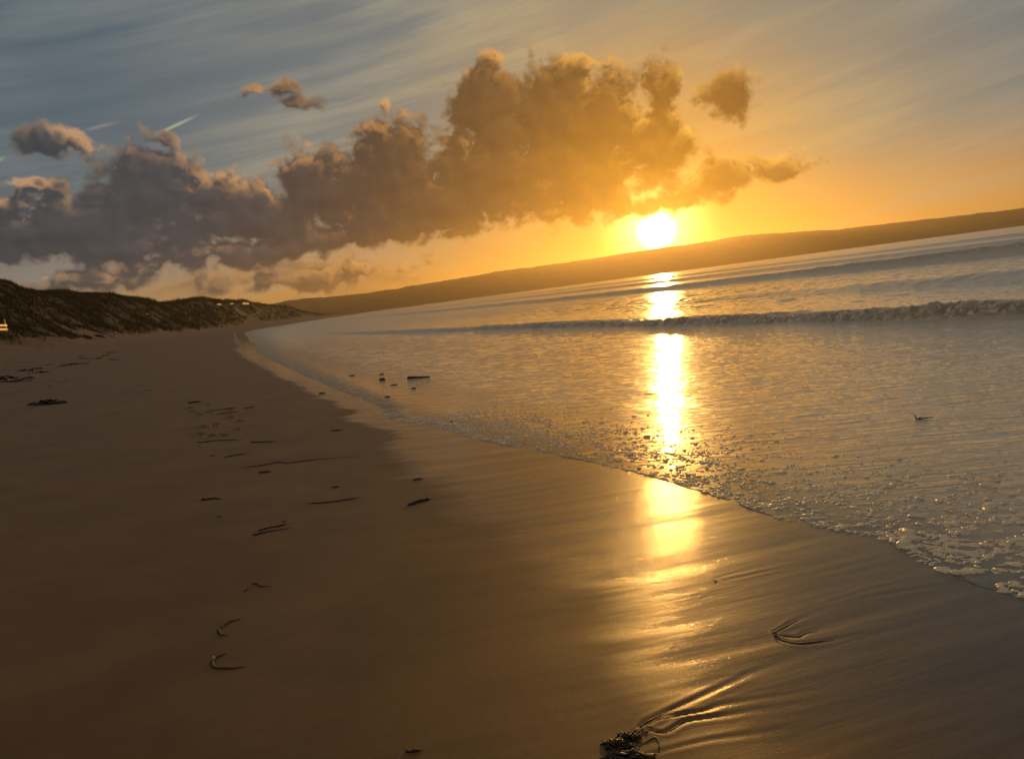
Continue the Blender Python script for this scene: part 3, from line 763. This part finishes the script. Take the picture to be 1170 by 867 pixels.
def house(name, px, py, blocks, label, cat, back=6, group=None):
    """blocks: (along, length, depth, wall height, roof height, windows) along the ridge line from the seen point"""
    p = hit(px, py)
    view = p[:2] / np.linalg.norm(p[:2]); side = np.array([view[1], -view[0]]); rot = math.atan2(side[1], side[0])
    base = p[:2] + view * back
    root = empty(name, (base[0], base[1], p[2])); tag(root, label, cat, group)
    side0, view0, rot0 = side, view, rot
    for al, L, dp, wh, rh, nwin, wm in blocks:
        side, view, rot = side0, view0, rot0
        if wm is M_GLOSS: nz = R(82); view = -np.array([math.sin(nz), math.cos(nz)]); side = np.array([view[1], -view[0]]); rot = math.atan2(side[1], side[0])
        c = base + side0 * al; z = min(float(ground_z([c[0] + side[0] * k], [c[1] + side[1] * k])[0]) for k in (-L / 2, 0, L / 2)) - .5
        z = max(z, p[2] - 2.5)
        def loc(o): o.matrix_parent_inverse = Matrix.Translation((-base[0], -base[1], -p[2]))
        w_ = new_obj('wall', *box(c[0], c[1], z, L, dp, wh + .5, rot), wm, root, False); loc(w_)
        r_ = new_obj('roof', *gable(c[0], c[1], z + wh + .503, L, dp, rh, rot), M_ROOF, root, False); loc(r_)
        for k in range(nwin):
            t = (k + .5) / nwin - .5; q = c + side * t * L - view * (dp / 2 + .02)
            g = new_obj('window', *box(q[0], q[1], z + .5 + wh * .38, min(1.6, L / nwin * .5), .12, wh * .38, rot), M_GLASS, root, False); loc(g)
    return root

def make_buildings():
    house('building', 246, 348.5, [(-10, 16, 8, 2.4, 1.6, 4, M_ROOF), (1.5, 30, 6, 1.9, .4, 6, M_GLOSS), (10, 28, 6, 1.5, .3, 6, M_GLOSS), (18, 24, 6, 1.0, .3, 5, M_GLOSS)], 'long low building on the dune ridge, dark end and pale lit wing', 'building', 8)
    house('hut', 216, 350, [(0, 5, 4, 1.8, 1.0, 1, M_WHITE)], 'tiny pale hut on the dune ridge beside the long low building', 'hut', 3)
    house('cabin', 277, 363, [(0, 7, 5, 2.0, 1.2, 2, M_WHITE)], 'small pale cabin low on the far dune slope', 'cabin', 2)
    # plank fence end at the left edge
    p = hit(4, 384.5); v = p[:2] / np.linalg.norm(p[:2]); u = np.linalg.norm(p[:2]) / FPX; v = -np.array([math.sin(R(73)), math.cos(R(73))]); side = np.array([v[1], -v[0]]); rot = math.atan2(side[1], side[0])
    root = empty('wooden_fence', tuple(p)); tag(root, 'pale two-rail wooden fence end at the foot of the dunes', 'fence')
    inv = Matrix.Translation((-p[0], -p[1], -p[2]))
    for k in range(4):
        q = p[:2] + side * (12 - 26 * k) * u; z = float(ground_z([q[0]], [q[1]])[0])
        new_obj('post', *box(q[0], q[1], z - .4, .9 * u, .9 * u, 11.5 * u + .4, rot), M_PALE, root, False).matrix_parent_inverse = inv
    for hgt in (5.2, 9.0):
        q = p[:2] + side * (-28) * u - v * .72 * u
        new_obj('rail', *box(q[0], q[1], p[2] + hgt * u, 84 * u, .4 * u, 1.9 * u, rot), M_PALE, root, False).matrix_parent_inverse = inv

def make_tussocks():
    rs = random.Random(9)
    for label, px, py, w_ in (('dark grass tussock alone at the foot of the dunes, largest of three', 80, 382.5, 1.6), ('dark grass tussock on bare sand, lowest of the three below the dunes', 100, 386, 1.1), ('small dark grass tussock beside bare dune sand, farthest along of three', 114, 385, 1.1)):
        p = hit(px, py)
        if p is None: continue
        V = []; F = []
        for i in range(240):
            a = rs.uniform(0, 6.283); k = math.sqrt(rs.random()); x = p[0] + math.cos(a) * k * w_; y = p[1] + math.sin(a) * k * w_; z = float(ground_z([x], [y])[0])
            h = rs.uniform(.5, 1.1) * (1 - .5 * k) * w_ * .7; b = len(V); a2 = rs.uniform(0, 6.28); lx, ly = rs.uniform(-.4, .4) + .3 * math.cos(a) * k, rs.uniform(-.4, .4) + .3 * math.sin(a) * k
            V += [(x - .05 * math.cos(a2), y - .05 * math.sin(a2), z - .05), (x + .05 * math.cos(a2), y + .05 * math.sin(a2), z - .05), (x + lx * h, y + ly * h, z + h)]; F.append((b, b + 1, b + 2))
        tag(new_obj('grass_tussock', V, F, M_TUSS, None, False), label, 'grass tussock', 'tussocks at the dune foot')

def make_grass():
    rs = np.random.RandomState(3); n = 120000
    az = R(rs.uniform(-41, -11.5, n)) if False else np.radians(rs.uniform(-41, -11.5, n)); r = np.exp(rs.uniform(math.log(95), math.log(1000), n))
    x, y = r * np.sin(az), r * np.cos(az); s, d = shore(x, y)
    v = vegetation(x, y, s, d, None); keep = (v > rs.rand(n) * .9 + .08) & (d < 78) & (d > 30) & (np.interp(s, RIDGE_S, RIDGE_Z) > 2)
    x, y, r = x[keep], y[keep], r[keep]; z = ground_z(x, y); n = len(x)
    B = 7; X = np.repeat(x, B); Y = np.repeat(y, B); Z = np.repeat(z, B); RR = np.repeat(r, B); m = n * B
    sc = np.clip(RR / 220, .75, 2.2); clump = np.repeat(.55 + .9 * vnoise(x * .12, y * .12, 401), B)
    X = X + rs.normal(0, .35, m) * sc; Y = Y + rs.normal(0, .35, m) * sc
    h = rs.uniform(.45, 1.0, m) * sc * clump; wd = .055 * sc * rs.uniform(.7, 1.5, m); a = rs.uniform(0, 6.28, m)
    lx = (rs.normal(0, .35, m) - .25) * h; ly = rs.normal(-.1, .35, m) * h
    V = np.empty((m, 3, 3), np.float32)
    V[:, 0] = np.stack([X - wd * np.cos(a), Y - wd * np.sin(a), Z - .15], -1); V[:, 1] = np.stack([X + wd * np.cos(a), Y + wd * np.sin(a), Z - .15], -1); V[:, 2] = np.stack([X + lx, Y + ly, Z + h], -1)
    me = bpy.data.meshes.new('marram_grass'); me.vertices.add(m * 3); me.vertices.foreach_set('co', V.ravel())
    me.loops.add(m * 3); me.loops.foreach_set('vertex_index', np.arange(m * 3, dtype=np.int32)); me.polygons.add(m)
    me.polygons.foreach_set('loop_start', np.arange(0, m * 3, 3, dtype=np.int32)); me.polygons.foreach_set('loop_total', np.full(m, 3, np.int32)); me.update(calc_edges=True)
    me.materials.append(M_GRASS); o = bpy.data.objects.new('marram_grass', me); col.objects.link(o)
    tag(o, 'shaggy marram grass covering the dunes', 'grass', kind='stuff')


def vegetation(x, y, s, d, z):
    dw = d + 9 * fbm(x * 0.03, y * 0.03, 3, 21) + 5 * fbm(x * 0.12, y * 0.12, 3, 121)
    v = sstep(31, 38, dw)
    bare = sstep(.15, .25, fbm(x * 0.045, y * 0.045, 3, 131)) * (1 - sstep(46, 54, dw))
    return v * (1 - bare)

def build_ground():
    dense = np.arange(R(-47), R(47), .0018); coarse = np.arange(R(50), R(312), R(3))
    az = np.concatenate([dense, coarse]); r = radii(.45, [(30, .0055), (300, .009), (4500, .02)])
    X, Y = polar(az, r); x, y = X.ravel(), Y.ravel()
    s, d = shore(x, y)
    z = sand_base(x, y, s, d) + dry_rough(x, y, s, d)
    near = np.hypot(x, y) < 45
    z[near] += near_sand(x[near], y[near], s[near], d[near])
    z = press(x, y, z)
    q = edge_q(s, d)
    reach = np.interp(s, [-5, 1, 4, 6.5, 8.5, 11, 20, 60, 200], [2.5, 2.25, 2.1, 1.55, .85, .65, .8, 1.5, 3]) + .35 * fbm(s * 1.2, d * .6, 3, 141) + .25 * fbm(s * 5, d * .5, 2, 143)
    wet = 1 - np.clip((q / reach), 0, 1) ** 1.2
    wet = np.maximum(wet, .08 * (1 - sstep(3, 14, d)))
    dry = sstep(10, 18, d + 3 * fbm(x * .12, y * .12, 3, 41))
    veg = vegetation(x, y, s, d, z)
    o = mesh_from_grid('beach', X, Y, z.reshape(X.shape), (s, d), {'wet': wet, 'dry': dry, 'veg': veg}, closed=True, mat=M_SAND)
    tag(o, 'smooth brown sand beach with grassy dunes rising inland', 'beach', kind='structure')

def build_sea():
    dense = np.arange(R(-27), R(47), .0018); coarse = np.arange(R(48), R(110), R(2))
    az = np.concatenate([dense, coarse]); r = radii(1.2, [(110, .0055), (4300, .016)])
    X, Y = polar(az, r); x, y = X.ravel(), Y.ravel()
    s, d = shore(x, y); q = edge_q(s, d)
    z, foam, zs = sea_surface(x, y, s, d, q)
    z = np.where(q > 0, ground_base_fast(x, y, s, d) - .03, z)
    keep = (q < .25)
    far = sstep(14, 120, np.hypot(x, y))
    o = mesh_from_grid('sea', X, Y, z.reshape(X.shape), (s, d), {'foam': foam, 'edge': np.clip(-q, 0, 50), 'far': far}, keep=keep, mat=M_SEA)
    tag(o, 'shallow sea with low breakers rolling onto the sand', 'sea', kind='structure')
def ground_base_fast(x, y, s, d): return sand_base(x, y, s, d)
build_ground(); build_sea()

# ------------------------------------------------------------------ far headland across the bay
def build_headland():
    px = [(200, 357), (300, 350), (330, 343), (420, 335), (500, 322), (570, 310), (620, 303.5), (700, 292), (750, 284), (800, 277.5), (850, 268.5), (890, 266), (960, 262), (1060, 250.5), (1170, 238)]
    AZ = [azel(*q)[0] for q in px]; EL = [azel(*q)[1] for q in px]
    AZ = [-40] + AZ + [50, 75]; EL = [.6] + EL + [1.0, .5]
    a = np.arange(-40, 75, .06)
    dist = np.interp(a, [-40, -16, 0, 20, 40, 75], [2300, 2600, 3000, 3200, 3300, 3300])
    top = EYE + np.tan(np.radians(np.interp(a, AZ, EL))) * dist
    top = top + 5.0 * fbm(a * 1.2, a * 0, 4, 151) + 2.2 * fbm(a * 9, a * 0, 2, 153)
    prof_r = np.array([-700, -560, -430, -320, -230, -150, -80, -30, 0, 60, 200, 500])
    prof_h = np.array([-.05, .02, .14, .26, .42, .60, .80, .95, 1.0, .99, .85, .2])
    A, PR = np.meshgrid(np.radians(a), prof_r); PH = np.repeat(prof_h[:, None], len(a), 1)
    RR = dist[None, :] + PR * (1 + .25 * fbm(np.degrees(A) * .25, PR * .004, 3, 155))
    X = RR * np.sin(A); Y = RR * np.cos(A)
    Z = top[None, :] * PH + (7 * fbm(X * .006, Y * .006, 4, 157)) * np.clip(PH, 0, 1) * (PH < .9)
    o = mesh_from_grid('headland', X, Y, Z, mat=M_HILL)
    tag(o, 'long low headland across the bay, hazy below the sun', 'headland', kind='structure')
build_headland()

# ------------------------------------------------------------------ sea haze
def build_haze():
    import bmesh
    bm = bmesh.new(); bmesh.ops.create_cube(bm, size=1.0)
    for v in bm.verts: v.co = Vector((v.co.x * 10400, v.co.y * 10400, 128 if v.co.z > 0 else -3.4))
    me = bpy.data.meshes.new('haze'); bm.to_mesh(me); bm.free()
    o = bpy.data.objects.new('haze', me); col.objects.link(o)
    m = bpy.data.materials.new('sea haze'); m.use_nodes = True; nt = NT(m.node_tree); nt.n.clear()
    vol = nt.node('ShaderNodeVolumePrincipled', {'Color': (.95, .76, .42), 'Density': HAZE, 'Anisotropy': .79})
    nt.l.new(vol.outputs[0], nt.node('ShaderNodeOutputMaterial').inputs['Volume'])
    me.materials.append(m); tag(o, 'thin golden sea haze', kind='stuff')
HAZE = 0.00014
build_haze()
make_weed(); make_swash_bits(); make_foam(); make_buildings(); make_tussocks(); make_grass()

scene.view_settings.view_transform = 'Standard'; scene.view_settings.look = 'None'
scene.view_settings.exposure = -0.6; scene.view_settings.gamma = 1
scene.render.engine = 'CYCLES'
cy = scene.cycles
cy.use_denoising = True; cy.max_bounces = 6; cy.volume_bounces = 0; cy.diffuse_bounces = 2; cy.glossy_bounces = 3
cy.caustics_reflective = False; cy.caustics_refractive = False
